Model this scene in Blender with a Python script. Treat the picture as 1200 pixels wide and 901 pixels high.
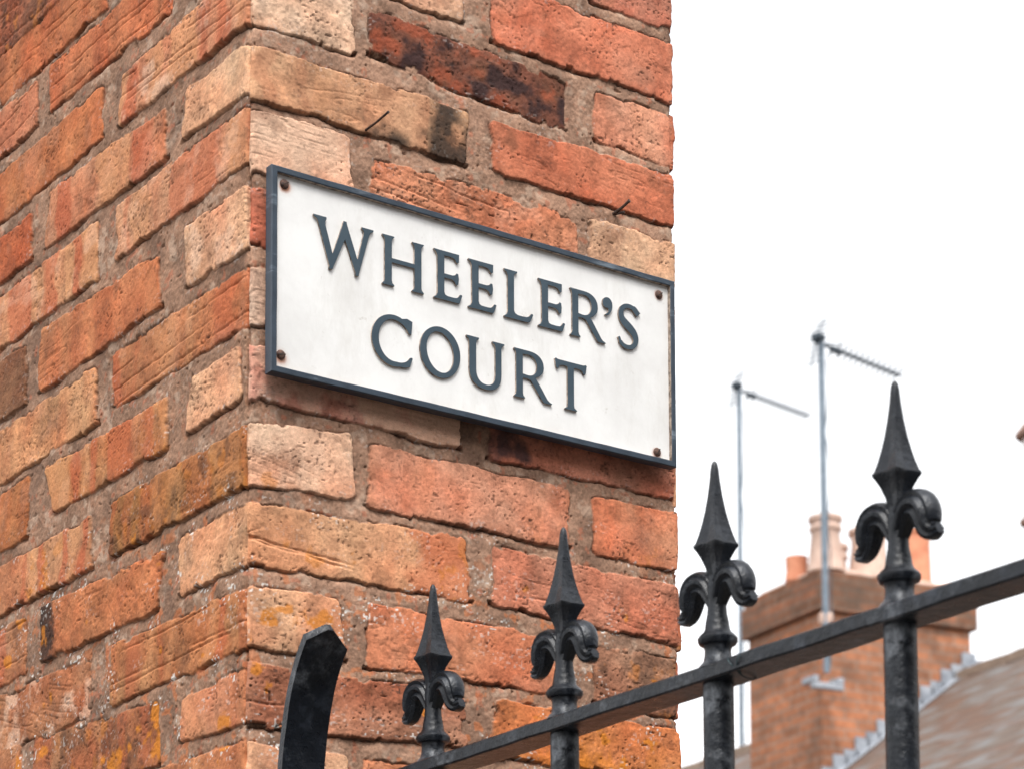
import bpy, bmesh, math, random
import numpy as np
from mathutils import Vector, Matrix

# ------------------------------------------------------------------ camera
scene = bpy.context.scene
for o in list(bpy.data.objects):
    bpy.data.objects.remove(o)
COL = scene.collection
R = math.radians

CAM = Vector((-1.1484, -2.0415, 1.6))          # eye height 1.6 m, corner of the wall is x = y = 0
yaw, pit, rol = 0.621414, 0.0969141, -0.0042962
fw = Vector((math.sin(yaw)*math.cos(pit), math.cos(yaw)*math.cos(pit), math.sin(pit)))
rt = Vector((math.cos(yaw), -math.sin(yaw), 0))
up = rt.cross(fw)
rt, up = rt*math.cos(rol)+up*math.sin(rol), up*math.cos(rol)-rt*math.sin(rol)
cd = bpy.data.cameras.new('camera')
cam = bpy.data.objects.new('camera', cd)
COL.objects.link(cam)
m = Matrix((rt, up, -fw)).transposed().to_4x4()
m.translation = CAM
cam.matrix_world = m
cd.sensor_width = 36
cd.lens = 2893.85/1200*36
cd.shift_y = (1199.66-450.5)/1200              # verticals kept upright
cd.clip_start = 0.05
cd.clip_end = 3000
cd.dof.use_dof = True
cd.dof.focus_distance = 2.57
cd.dof.aperture_fstop = 12.5
cd.dof.aperture_blades = 0
scene.camera = cam

# ------------------------------------------------------------------ light
SUN_EL, SUN_AZ = 58, 212                        # azimuth clockwise from +Y
world = bpy.data.worlds.new('World')
scene.world = world
world.use_nodes = True
wn, wl = world.node_tree.nodes, world.node_tree.links
wn.clear()
sky = wn.new('ShaderNodeTexSky')
sky.sky_type = 'NISHITA'
sky.sun_disc = False
sky.sun_elevation = R(SUN_EL)
sky.sun_rotation = R(SUN_AZ)
sky.dust_density = 3
hs = wn.new('ShaderNodeHueSaturation')          # overcast: the blue is washed out of the sky
hs.inputs['Saturation'].default_value = 0.08
hs.inputs['Value'].default_value = 1.3
bg = wn.new('ShaderNodeBackground')
bg.inputs['Strength'].default_value = 0.15
wo = wn.new('ShaderNodeOutputWorld')
wl.new(sky.outputs[0], hs.inputs['Color'])
wl.new(hs.outputs[0], bg.inputs[0])
wl.new(bg.outputs[0], wo.inputs[0])
sd = bpy.data.lights.new('sun', 'SUN')
sd.energy = 0.9
sd.angle = R(16)
sd.color = (1, 0.96, 0.9)
sun = bpy.data.objects.new('sun', sd)
COL.objects.link(sun)
sv = Vector((math.sin(R(SUN_AZ))*math.cos(R(SUN_EL)), math.cos(R(SUN_AZ))*math.cos(R(SUN_EL)), math.sin(R(SUN_EL))))
sun.rotation_euler = sv.to_track_quat('Z', 'Y').to_euler()
sun.location = (-3, -4, 6)
scene.view_settings.view_transform = 'Standard'
scene.view_settings.look = 'None'
scene.view_settings.gamma = 1
scene.view_settings.exposure = 1.15
scene.render.film_transparent = False

# ------------------------------------------------------------------ helpers
def lin(c, k=1.0):
    return tuple(((v/255)/12.92 if v/255 <= .04045 else ((v/255+.055)/1.055)**2.4)*k for v in c)

def tag(o, label=None, cat=None, group=None, kind=None):
    if label: o['label'] = label
    if cat: o['category'] = cat
    if group: o['group'] = group
    if kind: o['kind'] = kind
    return o

def empty(name, loc=(0, 0, 0)):
    o = bpy.data.objects.new(name, None)
    o.location = loc
    o.empty_display_size = .1
    COL.objects.link(o)
    return o

def link(name, me, mats=(), parent=None, loc=None, smooth=None):
    """vertices are in world space; when a parent is given they are kept there"""
    for mt in (mats if isinstance(mats, (list, tuple)) else [mats]):
        me.materials.append(mt)
    o = bpy.data.objects.new(name, me)
    COL.objects.link(o)
    if parent is not None:
        o.parent = parent
        o.location = -Vector(world_loc(parent))
    if smooth is not None:
        me.polygons.foreach_set('use_smooth', [smooth]*len(me.polygons))
    return o

def world_loc(o):
    v = Vector(o.location)
    while o.parent is not None:
        o = o.parent
        v = v + Vector(o.location)
    return v

class MB:
    """collects geometry for one mesh object"""
    def __init__(s):
        s.bm = bmesh.new()
        s.uv = s.bm.loops.layers.uv.new('UVMap')
    def poly(s, pts, mi=0, uvs=None):
        f = s.bm.faces.new([s.bm.verts.new(p) for p in pts])
        f.material_index = mi
        if uvs:
            for l, c in zip(f.loops, uvs): l[s.uv].uv = c
        return f
    def boxf(s, P, X, Y, Z, mi=0, bevel=0):
        """box from corner P along vectors X, Y, Z; UVs in metres"""
        P, X, Y, Z = map(Vector, (P, X, Y, Z))
        v = [s.bm.verts.new(P + X*a + Y*b + Z*c) for c in (0, 1) for b in (0, 1) for a in (0, 1)]
        F = [((0, 1, 5, 4), X, Z), ((1, 3, 7, 5), Y, Z), ((3, 2, 6, 7), X, Z), ((2, 0, 4, 6), Y, Z), ((4, 5, 7, 6), X, Y), ((2, 3, 1, 0), X, Y)]
        fs = []
        for idx, A_, B_ in F:
            f = s.bm.faces.new([v[i] for i in idx]); f.material_index = mi
            a, b = A_.normalized(), B_.normalized()
            for l in f.loops:
                l[s.uv].uv = (l.vert.co.dot(a), l.vert.co.dot(b))
            fs.append(f)
        if X.cross(Y).dot(Z) < 0:
            bmesh.ops.reverse_faces(s.bm, faces=fs)
        if bevel:
            es = list({e for f in fs for e in f.edges})
            bmesh.ops.bevel(s.bm, geom=es, offset=bevel, segments=2, affect='EDGES', profile=.5)
        return s
    def box(s, x0, x1, y0, y1, z0, z1, mi=0, bevel=0):
        return s.boxf((x0, y0, z0), (x1-x0, 0, 0), (0, y1-y0, 0), (0, 0, z1-z0), mi, bevel)
    def lathe(s, c, prof, n=24, axis=(0, 0, 1), mi=0, sq=0, phase=0):
        """prof: (radius, height) list round an axis through c; sq=1 gives a square section"""
        c = Vector(c); ax = Vector(axis).normalized()
        q = Vector((0, 0, 1)).rotation_difference(ax)
        rings = []
        for r, h in prof:
            ring = []
            for i in range(n):
                t = 2*math.pi*i/n + phase
                ring.append(s.bm.verts.new(c + q @ Vector((r*math.cos(t), r*math.sin(t), h))))
            rings.append(ring)
        for a, b in zip(rings, rings[1:]):
            for i in range(n):
                f = s.bm.faces.new((a[i], a[(i+1) % n], b[(i+1) % n], b[i])); f.material_index = mi
        f = s.bm.faces.new(rings[0][::-1]); f.material_index = mi
        f = s.bm.faces.new(rings[-1]); f.material_index = mi
        return s
    def sweep(s, pts, section, side, mi=0, taper=None):
        """sweep 2-D section (a along 'side', b along the path's normal) along pts"""
        pts = [Vector(p) for p in pts]; side = Vector(side).normalized()
        rings = []
        for i, p in enumerate(pts):
            t = (pts[min(i+1, len(pts)-1)] - pts[max(i-1, 0)]).normalized()
            n = side.cross(t).normalized()
            k = taper[i] if taper else (1, 1)
            if not isinstance(k, tuple): k = (k, k)
            rings.append([s.bm.verts.new(p + side*a*k[0] + n*b*k[1]) for a, b in section])
        m_ = len(section)
        for a, b in zip(rings, rings[1:]):
            for i in range(m_):
                f = s.bm.faces.new((a[i], a[(i+1) % m_], b[(i+1) % m_], b[i])); f.material_index = mi
        s.bm.faces.new(rings[0][::-1]).material_index = mi
        s.bm.faces.new(rings[-1]).material_index = mi
        return s
    def tube(s, pts, r, n=8, mi=0):
        pts = [Vector(p) for p in pts]
        d = (pts[-1]-pts[0]).normalized()
        side = d.cross(Vector((0, 0, 1)))
        if side.length < .2: side = d.cross(Vector((0.3, 1, 0)))
        return s.sweep(pts, [(r*math.cos(2*math.pi*i/n), r*math.sin(2*math.pi*i/n)) for i in range(n)], side, mi)
    def build(s, name, mats, parent=None, smooth=False):
        me = bpy.data.meshes.new(name)
        bmesh.ops.recalc_face_normals(s.bm, faces=s.bm.faces)
        s.bm.to_mesh(me); s.bm.free()
        o = link(name, me, mats, parent)
        if smooth == 'auto':
            me.polygons.foreach_set('use_smooth', [True]*len(me.polygons))
            me.set_sharp_from_angle(angle=R(38))
        elif smooth:
            me.polygons.foreach_set('use_smooth', [True]*len(me.polygons))
        return o

# ------------------------------------------------------------------ materials
class Mat:
    def __init__(s, name, rough=.8, metal=0, spec=.5):
        s.m = bpy.data.materials.new(name); s.m.use_nodes = True
        s.n, s.l = s.m.node_tree.nodes, s.m.node_tree.links
        s.b = s.n['Principled BSDF']
        s.b.inputs['Roughness'].default_value = rough
        s.b.inputs['Metallic'].default_value = metal
        s.b.inputs['Specular IOR Level'].default_value = spec
        s.tc = s.n.new('ShaderNodeTexCoord')
    def node(s, t, **k):
        nd = s.n.new(t)
        for a, v in k.items(): setattr(nd, a, v)
        return nd
    def noise(s, scale, detail=6, rough=.6, vec=None, stretch=None, dist=0):
        nz = s.node('ShaderNodeTexNoise')
        nz.inputs['Scale'].default_value = scale; nz.inputs['Detail'].default_value = detail
        nz.inputs['Roughness'].default_value = rough; nz.inputs['Distortion'].default_value = dist
        v = vec or s.tc.outputs['Object']
        if stretch:
            mp = s.node('ShaderNodeMapping'); mp.inputs['Scale'].default_value = stretch
            s.l.new(v, mp.inputs[0]); v = mp.outputs[0]
        s.l.new(v, nz.inputs['Vector'])
        return nz.outputs['Fac']
    def ramp(s, fac, stops):
        r = s.node('ShaderNodeValToRGB')
        e = r.color_ramp.elements
        while len(e) < len(stops): e.new(.5)
        for el, (p, c) in zip(e, stops):
            el.position = p; el.color = (*c, 1) if len(c) == 3 else c
        s.l.new(fac, r.inputs[0])
        return r.outputs[0]
    def mix(s, fac, a, b, mode='MIX'):
        x = s.node('ShaderNodeMix', data_type='RGBA', blend_type=mode)
        for i, v in ((0, fac), (6, a), (7, b)):
            if hasattr(v, 'is_linked'): s.l.new(v, x.inputs[i])
            elif i == 0: x.inputs[0].default_value = v
            else: x.inputs[i].default_value = (*v, 1)
        return x.outputs[2]
    def math(s, op, a, b=0):
        x = s.node('ShaderNodeMath', operation=op)
        for i, v in enumerate((a, b)):
            if hasattr(v, 'is_linked'): s.l.new(v, x.inputs[i])
            else: x.inputs[i].default_value = v
        return x.outputs[0]
    def color(s, c):
        if hasattr(c, 'is_linked'): s.l.new(c, s.b.inputs['Base Color'])
        else: s.b.inputs['Base Color'].default_value = (*c, 1)
        return s
    def rough(s, v): s.l.new(v, s.b.inputs['Roughness']); return s
    def bump(s, h, dist, strength=1):
        b = s.node('ShaderNodeBump'); b.inputs['Distance'].default_value = dist
        b.inputs['Strength'].default_value = strength
        s.l.new(h, b.inputs['Height']); s.l.new(b.outputs[0], s.b.inputs['Normal'])
        return s
    def bw(s, v0, v1, fac):
        return s.ramp(fac, [(v0, (0, 0, 0)), (v1, (1, 1, 1))])

M = {}
# brickwork: the pigment of every brick comes with the mesh, grain is added here
w = Mat('weathered_brick', .92, spec=.25)
at = w.node('ShaderNodeAttribute', attribute_name='pigment')
g1 = w.noise(900, 4, .7)
g2 = w.noise(260, 5, .65)
c = w.mix(.35, at.outputs['Color'], w.ramp(g1, [(.25, (.38, .38, .38)), (.52, (1, 1, 1)), (.8, (1.35, 1.35, 1.35))]), 'MULTIPLY')
c = w.mix(.30, c, w.ramp(g2, [(.3, (.6, .58, .56)), (.52, (1, 1, 1)), (.75, (1.3, 1.32, 1.34))]), 'MULTIPLY')
w.color(c).bump(w.math('ADD', w.math('MULTIPLY', g1, .45), g2), .0008, .8)
M['brick'] = w.m

p = Mat('black_gloss_paint', .5, spec=.33)
n1 = p.noise(38, 6, .6); n2 = p.noise(420, 3, .6); n3 = p.noise(16, 6, .65); n4 = p.noise(110, 5, .7)
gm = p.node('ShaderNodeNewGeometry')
c = p.ramp(n1, [(.3, (.003, .004, .006)), (.55, (.006, .008, .012)), (.72, (.026, .031, .041))])
c = p.mix(p.math('MULTIPLY', p.bw(.54, .68, n3), p.bw(.42, .64, n4)), c, (.13, .14, .155))
c = p.mix(p.math('MULTIPLY', p.bw(.60, .74, gm.outputs['Pointiness']), .7), c, (.19, .20, .22))  # ridges painted paler: worn paint plus edge highlights put into the colour
c = p.mix(p.math('MULTIPLY', p.bw(.67, .73, n4), p.bw(.5, .58, p.noise(9, 4))), c, (.11, .05, .03))
p.color(c).rough(p.math('ADD', .14, p.math('MULTIPLY', n4, .34)))
p.bump(p.math('ADD', p.math('ADD', n1, p.math('MULTIPLY', n4, .5)), p.math('MULTIPLY', n2, .15)), .0024, .8)
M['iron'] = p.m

p = Mat('navy_paint', .42, spec=.5)
n1 = p.noise(60, 5, .6); n2 = p.noise(9, 5, .7, stretch=(1, 1, 5)); n3 = p.noise(320, 3, .6)
c = p.ramp(n1, [(.3, (.012, .022, .036)), (.7, (.024, .040, .060))])
c = p.mix(p.math('MULTIPLY', p.bw(.57, .70, n2), .55), c, (.22, .27, .32))
p.color(c).rough(p.math('ADD', .3, p.math('MULTIPLY', n1, .3))).bump(n3, .0004, .5)
M['navy'] = p.m
p = Mat('navy_letter_paint', .55, spec=.4)
n1 = p.noise(70, 4, .6)
p.color(p.ramp(n1, [(.3, (.024, .044, .062)), (.7, (.036, .060, .080))])).bump(p.noise(400, 3), .0003, .5)
M['letter'] = p.m
p = Mat('dirty_cream_edge', .7, spec=.3)
p.color(p.ramp(p.noise(160, 4), [(.35, (.10, .07, .055)), (.6, (.40, .32, .26))]))
M['cream_edge'] = p.m

p = Mat('concrete_cream', .9)
p.color(p.ramp(p.noise(12, 5), [(.3, (.42, .28, .22)), (.7, (.55, .40, .325))]))
M['buff_clay'] = p.m
p = Mat('terracotta', .85)
p.color(p.ramp(p.noise(10, 5), [(.3, (.42, .15, .08)), (.7, (.60, .26, .15))]))
M['terracotta'] = p.m
p = Mat('lead_sheet', .6, spec=.4)
p.color(p.ramp(p.noise(8, 5), [(.3, (.13, .145, .17)), (.7, (.34, .36, .39))]))
M['lead'] = p.m
p = Mat('galvanised_steel', .4, metal=.6)
p.color(p.ramp(p.noise(20, 4), [(.3, (.12, .15, .18)), (.7, (.20, .24, .28))]))
M['galv'] = p.m
p = Mat('dark_aluminium', .5, metal=.3)
p.color((.05, .065, .08)); M['alu'] = p.m

def brick_tex(name, c1, c2, mortar, soot=.7):
    p = Mat(name, .92, spec=.2)
    bt = p.node('ShaderNodeTexBrick')
    bt.inputs['Scale'].default_value = 1
    bt.inputs['Brick Width'].default_value = .235
    bt.inputs['Row Height'].default_value = .078
    bt.inputs['Mortar Size'].default_value = .007
    bt.inputs['Mortar Smooth'].default_value = .15
    bt.inputs['Color1'].default_value = (*c1, 1); bt.inputs['Color2'].default_value = (*c2, 1)
    bt.inputs['Mortar'].default_value = (*mortar, 1)
    bt.offset = .5
    p.l.new(p.tc.outputs['UV'], bt.inputs['Vector'])
    n = p.noise(3.2, 7, .7); n2 = p.noise(14, 5, .7)
    c = p.mix(.7, bt.outputs['Color'], p.ramp(n2, [(.3, (.45, .42, .42)), (.55, (1, 1, 1)), (.75, (1.25, 1.2, 1.15))]), 'MULTIPLY')
    c = p.mix(p.math('MULTIPLY', p.bw(.42, .66, n), soot), c, (.085, .06, .045))
    inv = p.math('SUBTRACT', 1, bt.outputs['Fac'])
    p.color(c).bump(p.math('ADD', inv, p.math('MULTIPLY', n2, .5)), .008, .8)
    return p.m
M['stack_brick'] = brick_tex('chimney_brick', (.43, .175, .09), (.28, .12, .065), (.30, .215, .165), .6)
M['cap_brick'] = brick_tex('sooty_cap_brick', (.30, .125, .07), (.15, .075, .045), (.17, .125, .095))

p = Mat('slate', .75, spec=.4)
bt = p.node('ShaderNodeTexBrick')
bt.inputs['Scale'].default_value = 1
bt.inputs['Brick Width'].default_value = .30; bt.inputs['Row Height'].default_value = .15
bt.inputs['Mortar Size'].default_value = .006
bt.inputs['Color1'].default_value = (.11, .060, .040, 1); bt.inputs['Color2'].default_value = (.11, .082, .066, 1)
bt.inputs['Mortar'].default_value = (.05, .04, .035, 1)
p.l.new(p.tc.outputs['UV'], bt.inputs['Vector'])
nz = p.node('ShaderNodeTexNoise'); nz.inputs['Scale'].default_value = 2.2; nz.inputs['Detail'].default_value = 6
mp = p.node('ShaderNodeMapping'); mp.inputs['Scale'].default_value = (1, 3.2, 1)
p.l.new(p.tc.outputs['UV'], mp.inputs[0]); p.l.new(mp.outputs[0], nz.inputs['Vector'])
c = p.mix(p.bw(.48, .66, nz.outputs['Fac']), bt.outputs['Color'], (.14, .137, .134))
nz2 = p.noise(2.0, 5, .6)
c = p.mix(p.bw(.54, .70, nz2), c, (.13, .068, .042))
p.color(c).bump(p.math('SUBTRACT', 1, bt.outputs['Fac']), .01, .7)
M['slate'] = p.m

p = Mat('asphalt', .95)
p.color(p.ramp(p.noise(60, 8, .7), [(.3, (.035, .035, .036)), (.7, (.07, .068, .066))])).bump(p.noise(150, 6), .004)
M['asphalt'] = p.m
p = Mat('paving', .9)
bt = p.node('ShaderNodeTexBrick'); bt.inputs['Scale'].default_value = 1
bt.inputs['Brick Width'].default_value = .6; bt.inputs['Row Height'].default_value = .6
bt.inputs['Mortar Size'].default_value = .006
bt.inputs['Color1'].default_value = (.13, .12, .11, 1); bt.inputs['Color2'].default_value = (.10, .095, .088, 1)
bt.inputs['Mortar'].default_value = (.10, .09, .08, 1)
p.l.new(p.tc.outputs['Object'], bt.inputs['Vector'])
p.color(p.mix(.5, bt.outputs['Color'], p.ramp(p.noise(9, 7), [(.3, (.6, .6, .6)), (.7, (1.2, 1.2, 1.2))]), 'MULTIPLY'))
M['paving'] = p.m
p = Mat('rusty_nail', .8)
p.color(p.ramp(p.noise(200, 4), [(.35, (.018, .013, .011)), (.7, (.07, .035, .022))]))
M['nail'] = p.m
p = Mat('rusty_screw', .7, metal=.2)
p.color(p.ramp(p.noise(500, 4), [(.35, (.035, .022, .02)), (.65, (.15, .07, .045))])).bump(p.noise(700, 3), .0006)
M['screw'] = p.m
p = Mat('green_wire', .5); p.color((.01, .03, .035)); M['wire'] = p.m
p = Mat('grey_render', .9); p.color(p.ramp(p.noise(1.5, 6), [(.3, (.22, .225, .23)), (.7, (.34, .345, .35))])); M['render'] = p.m
p = Mat('lantern_glass', .3); p.color((.80, .72, .68)); M['glass'] = p.m
p = Mat('copper_brown', .5); p.color((.20, .09, .05)); M['copper'] = p.m

# ------------------------------------------------------------------ the setting: ground
me = MB(); me.poly([(-400, -400, -.13), (400, -400, -.13), (400, 400, -.13), (-400, 400, -.13)])
tag(me.build('ground', M['asphalt']), kind='structure')
me = MB(); me.box(-8, 8, -4.5, 9, -.13, 0, 0, .015)
tag(me.build('pavement', M['paving']), kind='structure')

# ------------------------------------------------------------------ brickwork of the wall
# Each brick: corners (along the face, height) in mm, top-left, top-right, bottom-right,
# bottom-left; pigment; (stain kind, banding, pale patches, crease kind, roughness)
FRONT_BRICKS = [
    ([430, 3035, 556, 3033, 544, 2974, 429, 2975], (205, 105, 80), (0, 0.15, 0.1, 0, 0.2)),
    ([-3, 2946, 254, 2954, 254, 2899, -3, 2897], (228, 160, 122), (0, 0.15, 0.1, 0, 0.2)),
    ([294, 2954, 547, 2955, 543, 2890, 297, 2889], (210, 108, 76), (0, 0.15, 0.1, 0, 0.2)),
    ([-1, 2869, 122, 2884, 120, 2825, 0, 2823], (236, 190, 158), (0, 0, 0.7, 0, 0.8)),
    ([144, 2876, 390, 2870, 387, 2816, 143, 2829], (128, 66, 46), (1, 0, 0, 0, 1)),
    ([429, 2872, 545, 2872, 547, 2816, 433, 2817], (222, 134, 98), (0, 0.15, 0.1, 0, 0.2)),
    ([4, 2797, 260, 2798, 257, 2742, 4, 2747], (208, 148, 106), (2, 0.3, 0, 0, 0)),
    ([293, 2796, 545, 2803, 544, 2747, 294, 2746], (206, 102, 70), (0, 0, 0, 0, 0)),
    ([-3, 2731, 115, 2731, 118, 2667, -3, 2670], (228, 170, 138), (0, 0, 0.5, 0, 0)),
    ([147, 2716, 399, 2722, 405, 2667, 145, 2661], (208, 118, 76), (0, 0, 0.2, 1, 1.3)),
    ([421, 2725, 544, 2721, 546, 2669, 422, 2669], (222, 166, 128), (0, 0.15, 0.1, 0, 0.2)),
    ([3, 2649, 260, 2653, 260, 2602, 5, 2597], (200, 105, 78), (0, 0.15, 0.1, 0, 0.2)),
    ([292, 2653, 547, 2652, 546, 2600, 292, 2601], (205, 110, 75), (0, 0.15, 0.1, 0, 0.2)),
    ([-3, 2568, 118, 2573, 118, 2517, -2, 2515], (226, 168, 140), (0, 0, 0.8, 0, 0.4)),
    ([144, 2573, 395, 2574, 394, 2523, 145, 2521], (210, 120, 85), (0, 0.15, 0.1, 0, 0.2)),
    ([427, 2574, 546, 2576, 545, 2525, 426, 2522], (215, 120, 85), (0, 0.15, 0.1, 0, 0.2)),
    ([3, 2494, 250, 2493, 250, 2438, 7, 2442], (206, 130, 108), (7, 0, 0.5, 0, 0.3)),
    ([292, 2495, 544, 2494, 544, 2437, 291, 2437], (205, 118, 88), (3, 0, 0, 0, 0.3)),
    ([3, 2407, 119, 2423, 121, 2362, 5, 2353], (234, 176, 142), (0, 0, 0.5, 0, 0.2)),
    ([144, 2418, 391, 2418, 389, 2357, 141, 2356], (224, 138, 102), (0, 0.15, 0.1, 0, 0.2)),
    ([425, 2415, 547, 2420, 547, 2356, 425, 2356], (216, 112, 72), (0, 0.15, 0.1, 0, 0.2)),
    ([0, 2332, 260, 2341, 262, 2279, 2, 2278], (222, 152, 106), (6, 0.2, 0, 2, 0)),
    ([294, 2340, 545, 2333, 546, 2273, 293, 2281], (208, 124, 92), (0, 0, 0, 3, 0.4)),
    ([-3, 2250, 105, 2255, 112, 2197, -1, 2193], (226, 156, 112), (0, 0, 0, 0, 0)),
    ([144, 2255, 391, 2255, 390, 2198, 140, 2194], (220, 118, 74), (0, 0.15, 0.1, 0, 0.2)),
    ([426, 2254, 546, 2255, 546, 2192, 427, 2194], (160, 104, 76), (4, 0, 0, 0, 1)),
    ([-1, 2174, 256, 2178, 256, 2127, -1, 2112], (176, 104, 72), (0, 0, 0.1, 3, 1.2)),
    ([294, 2177, 547, 2176, 546, 2125, 293, 2119], (212, 116, 50), (0, 0, 0, 0, 0.8)),
    ([-3, 2097, 116, 2097, 116, 2046, -2, 2044], (228, 160, 118), (0, 0.15, 0.1, 0, 0.2)),
    ([136, 2096, 390, 2093, 389, 2041, 136, 2042], (200, 112, 66), (0, 0.15, 0.1, 0, 0.2)),
    ([421, 2092, 546, 2091, 545, 2037, 421, 2038], (190, 100, 60), (0, 0.15, 0.1, 0, 0.2)),
]
SIDE_BRICKS = [
    ([-677, 3112, -392, 3112, -407, 3038, -692, 3038], (165, 85, 55), (4, 0, 0, 1, 1)),
    ([-619, 3033, -334, 3033, -317, 2976, -602, 2976], (194, 92, 50), (0, 0.2, 0, 1, 0.4)),
    ([-463, 2965, -168, 2961, -167, 2906, -463, 2912], (205, 104, 62), (0, 0.2, 0, 1, 0.5)),
    ([-784, 2963, -499, 2963, -498, 2911, -783, 2911], (196, 118, 82), (0, 0.2, 0, 1, 0.5)),
    ([-278, 2877, -6, 2885, -9, 2822, -283, 2825], (210, 132, 92), (0, 1, 0.6, 1, 0.4)),
    ([-615, 2886, -330, 2886, -328, 2829, -613, 2829], (198, 98, 50), (0, 0.15, 0.1, 0, 0.2)),
    ([-131, 2803, -3, 2796, -10, 2752, -139, 2755], (228, 168, 128), (0, 0, 0.2, 0, 0)),
    ([-460, 2814, -180, 2802, -177, 2750, -469, 2752], (198, 124, 84), (0, 1, 0.1, 0, 0.3)),
    ([-793, 2804, -508, 2804, -508, 2754, -793, 2754], (192, 82, 42), (0, 0.15, 0.1, 0, 0.2)),
    ([-287, 2734, -8, 2735, -9, 2680, -287, 2677], (210, 138, 98), (0, 0.8, 0.3, 0, 0.4)),
    ([-621, 2733, -336, 2733, -336, 2672, -621, 2672], (208, 138, 92), (0, 1, 0.3, 0, 0.2)),
    ([-132, 2655, 2, 2651, 1, 2592, -127, 2594], (226, 160, 122), (0, 0.3, 0.6, 0, 0.3)),
    ([-475, 2655, -196, 2649, -187, 2593, -480, 2586], (198, 112, 62), (0, 0.3, 0, 0, 0.2)),
    ([-806, 2653, -521, 2653, -514, 2586, -799, 2586], (136, 86, 54), (3, 0, 0, 0, 0.4)),
    ([-301, 2573, -6, 2570, 0, 2514, -291, 2516], (194, 112, 62), (0, 0.7, 0.1, 1, 0.3)),
    ([-623, 2570, -338, 2570, -334, 2511, -619, 2511], (210, 142, 92), (0, 0.2, 0.1, 0, 0.4)),
    ([-115, 2489, -20, 2494, -13, 2445, -125, 2441], (232, 168, 128), (0, 0.15, 0.1, 0, 0.2)),
    ([-459, 2492, -172, 2487, -171, 2436, -437, 2439], (196, 120, 62), (0, 0.9, 0.1, 0, 0.2)),
    ([-791, 2494, -506, 2494, -509, 2427, -794, 2427], (184, 104, 46), (0, 0.15, 0.1, 0, 0.2)),
    ([-291, 2407, 1, 2412, -3, 2354, -293, 2353], (170, 104, 44), (4, 0.4, 0, 0, 0.6)),
    ([-629, 2406, -344, 2406, -342, 2352, -627, 2352], (202, 128, 82), (0, 1, 0, 0, 0.3)),
    ([-139, 2333, -6, 2332, -5, 2274, -136, 2276], (222, 156, 112), (0, 0.15, 0.1, 0, 0.2)),
    ([-467, 2333, -174, 2327, -188, 2272, -465, 2273], (196, 112, 60), (5, 0, 0, 0, 0.8)),
    ([-797, 2332, -512, 2332, -508, 2267, -793, 2267], (182, 108, 64), (0, 0.8, 0.2, 1, 0.3)),
    ([-287, 2251, -7, 2248, -6, 2191, -293, 2192], (190, 120, 68), (0, 0.8, 0, 1, 0.4)),
    ([-629, 2252, -344, 2252, -344, 2190, -629, 2190], (178, 108, 66), (0, 0, 0.6, 0, 0.8)),
    ([-129, 2166, -1, 2171, 0, 2119, -133, 2123], (206, 126, 82), (0, 0.15, 0.1, 0, 0.2)),
    ([-484, 2186, -182, 2171, -181, 2109, -482, 2121], (168, 100, 58), (4, 0.5, 0, 0, 0.6)),
    ([-804, 2189, -519, 2189, -516, 2123, -801, 2123], (180, 110, 66), (0, 0.15, 0.1, 0, 0.2)),
    ([-293, 2100, -3, 2099, -2, 2045, -291, 2045], (196, 116, 66), (0, 0.15, 0.1, 0, 0.2)),
    ([-624, 2100, -339, 2100, -338, 2042, -623, 2042], (180, 104, 60), (0, 0.15, 0.1, 0, 0.2)),
]
W_MM = 545.0
rng = np.random.RandomState(7)
TAB = rng.rand(512, 512).astype(np.float32)

def vn(x, y, seed=0):
    """2-D value noise, 0..1"""
    x = x + seed*17.31; y = y + seed*9.17
    xi = np.floor(x).astype(np.int64); yi = np.floor(y).astype(np.int64)
    fx = (x-xi).astype(np.float32); fy = (y-yi).astype(np.float32)
    fx = fx*fx*fx*(fx*(fx*6-15)+10); fy = fy*fy*fy*(fy*(fy*6-15)+10)
    a = TAB[xi & 511, yi & 511]; b = TAB[(xi+1) & 511, yi & 511]
    c_ = TAB[xi & 511, (yi+1) & 511]; d = TAB[(xi+1) & 511, (yi+1) & 511]
    return (a*(1-fx)+b*fx)*(1-fy) + (c_*(1-fx)+d*fx)*fy

def fbm(x, y, size, seed=0, octv=4, gain=.5):
    """mean 0, about -1..1; size in mm of the largest feature"""
    s = 0; a = 1; t = 0; k = 1/size
    for o in range(octv):
        s = s + a*(vn(x*k+o*7.7, y*k-o*3.3, seed+o)*2-1); t += a; a *= gain; k *= 2.03
    return s/t*1.6

def sstep(a, b, x):
    t = np.clip((x-a)/(b-a), 0, 1); return t*t*(3-2*t)

def seq(a, b, st): return list(np.arange(a, b, st))
STEP = 1.0
s_lines = sorted(set(seq(-2600, -660, 9) + seq(-660, -1, 1.2) + [0.0] + seq(STEP, W_MM-.5, STEP) + [W_MM]
                     + seq(W_MM+2, W_MM+40, 2) + seq(W_MM+40, W_MM+400, 8) + seq(W_MM+400, W_MM+2601, 26)))
z_lines = sorted(seq(-130, 1960, 8) + seq(1960, 3110, 1.05) + seq(3110, 4600, 6) + [4600.])
S1 = np.array(s_lines, np.float32); Z1 = np.array(z_lines, np.float32)
S, Z = np.meshgrid(S1, Z1)          # rows = z
NZ, NS = S.shape

warpx = 2.3*fbm(S, Z, 26, 1, 3) + .9*fbm(S, Z, 10, 2, 4, .7)
warpz = 1.9*fbm(S, Z, 34, 3, 3) + .9*fbm(S, Z, 10, 4, 4, .7)
Sw, Zw = S+warpx, Z+warpz
bite = sstep(.34, .7, fbm(S, Z, 24, 5, 3))*6.5 + sstep(.5, .9, fbm(S, Z, 8, 6, 2))*2.2

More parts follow.
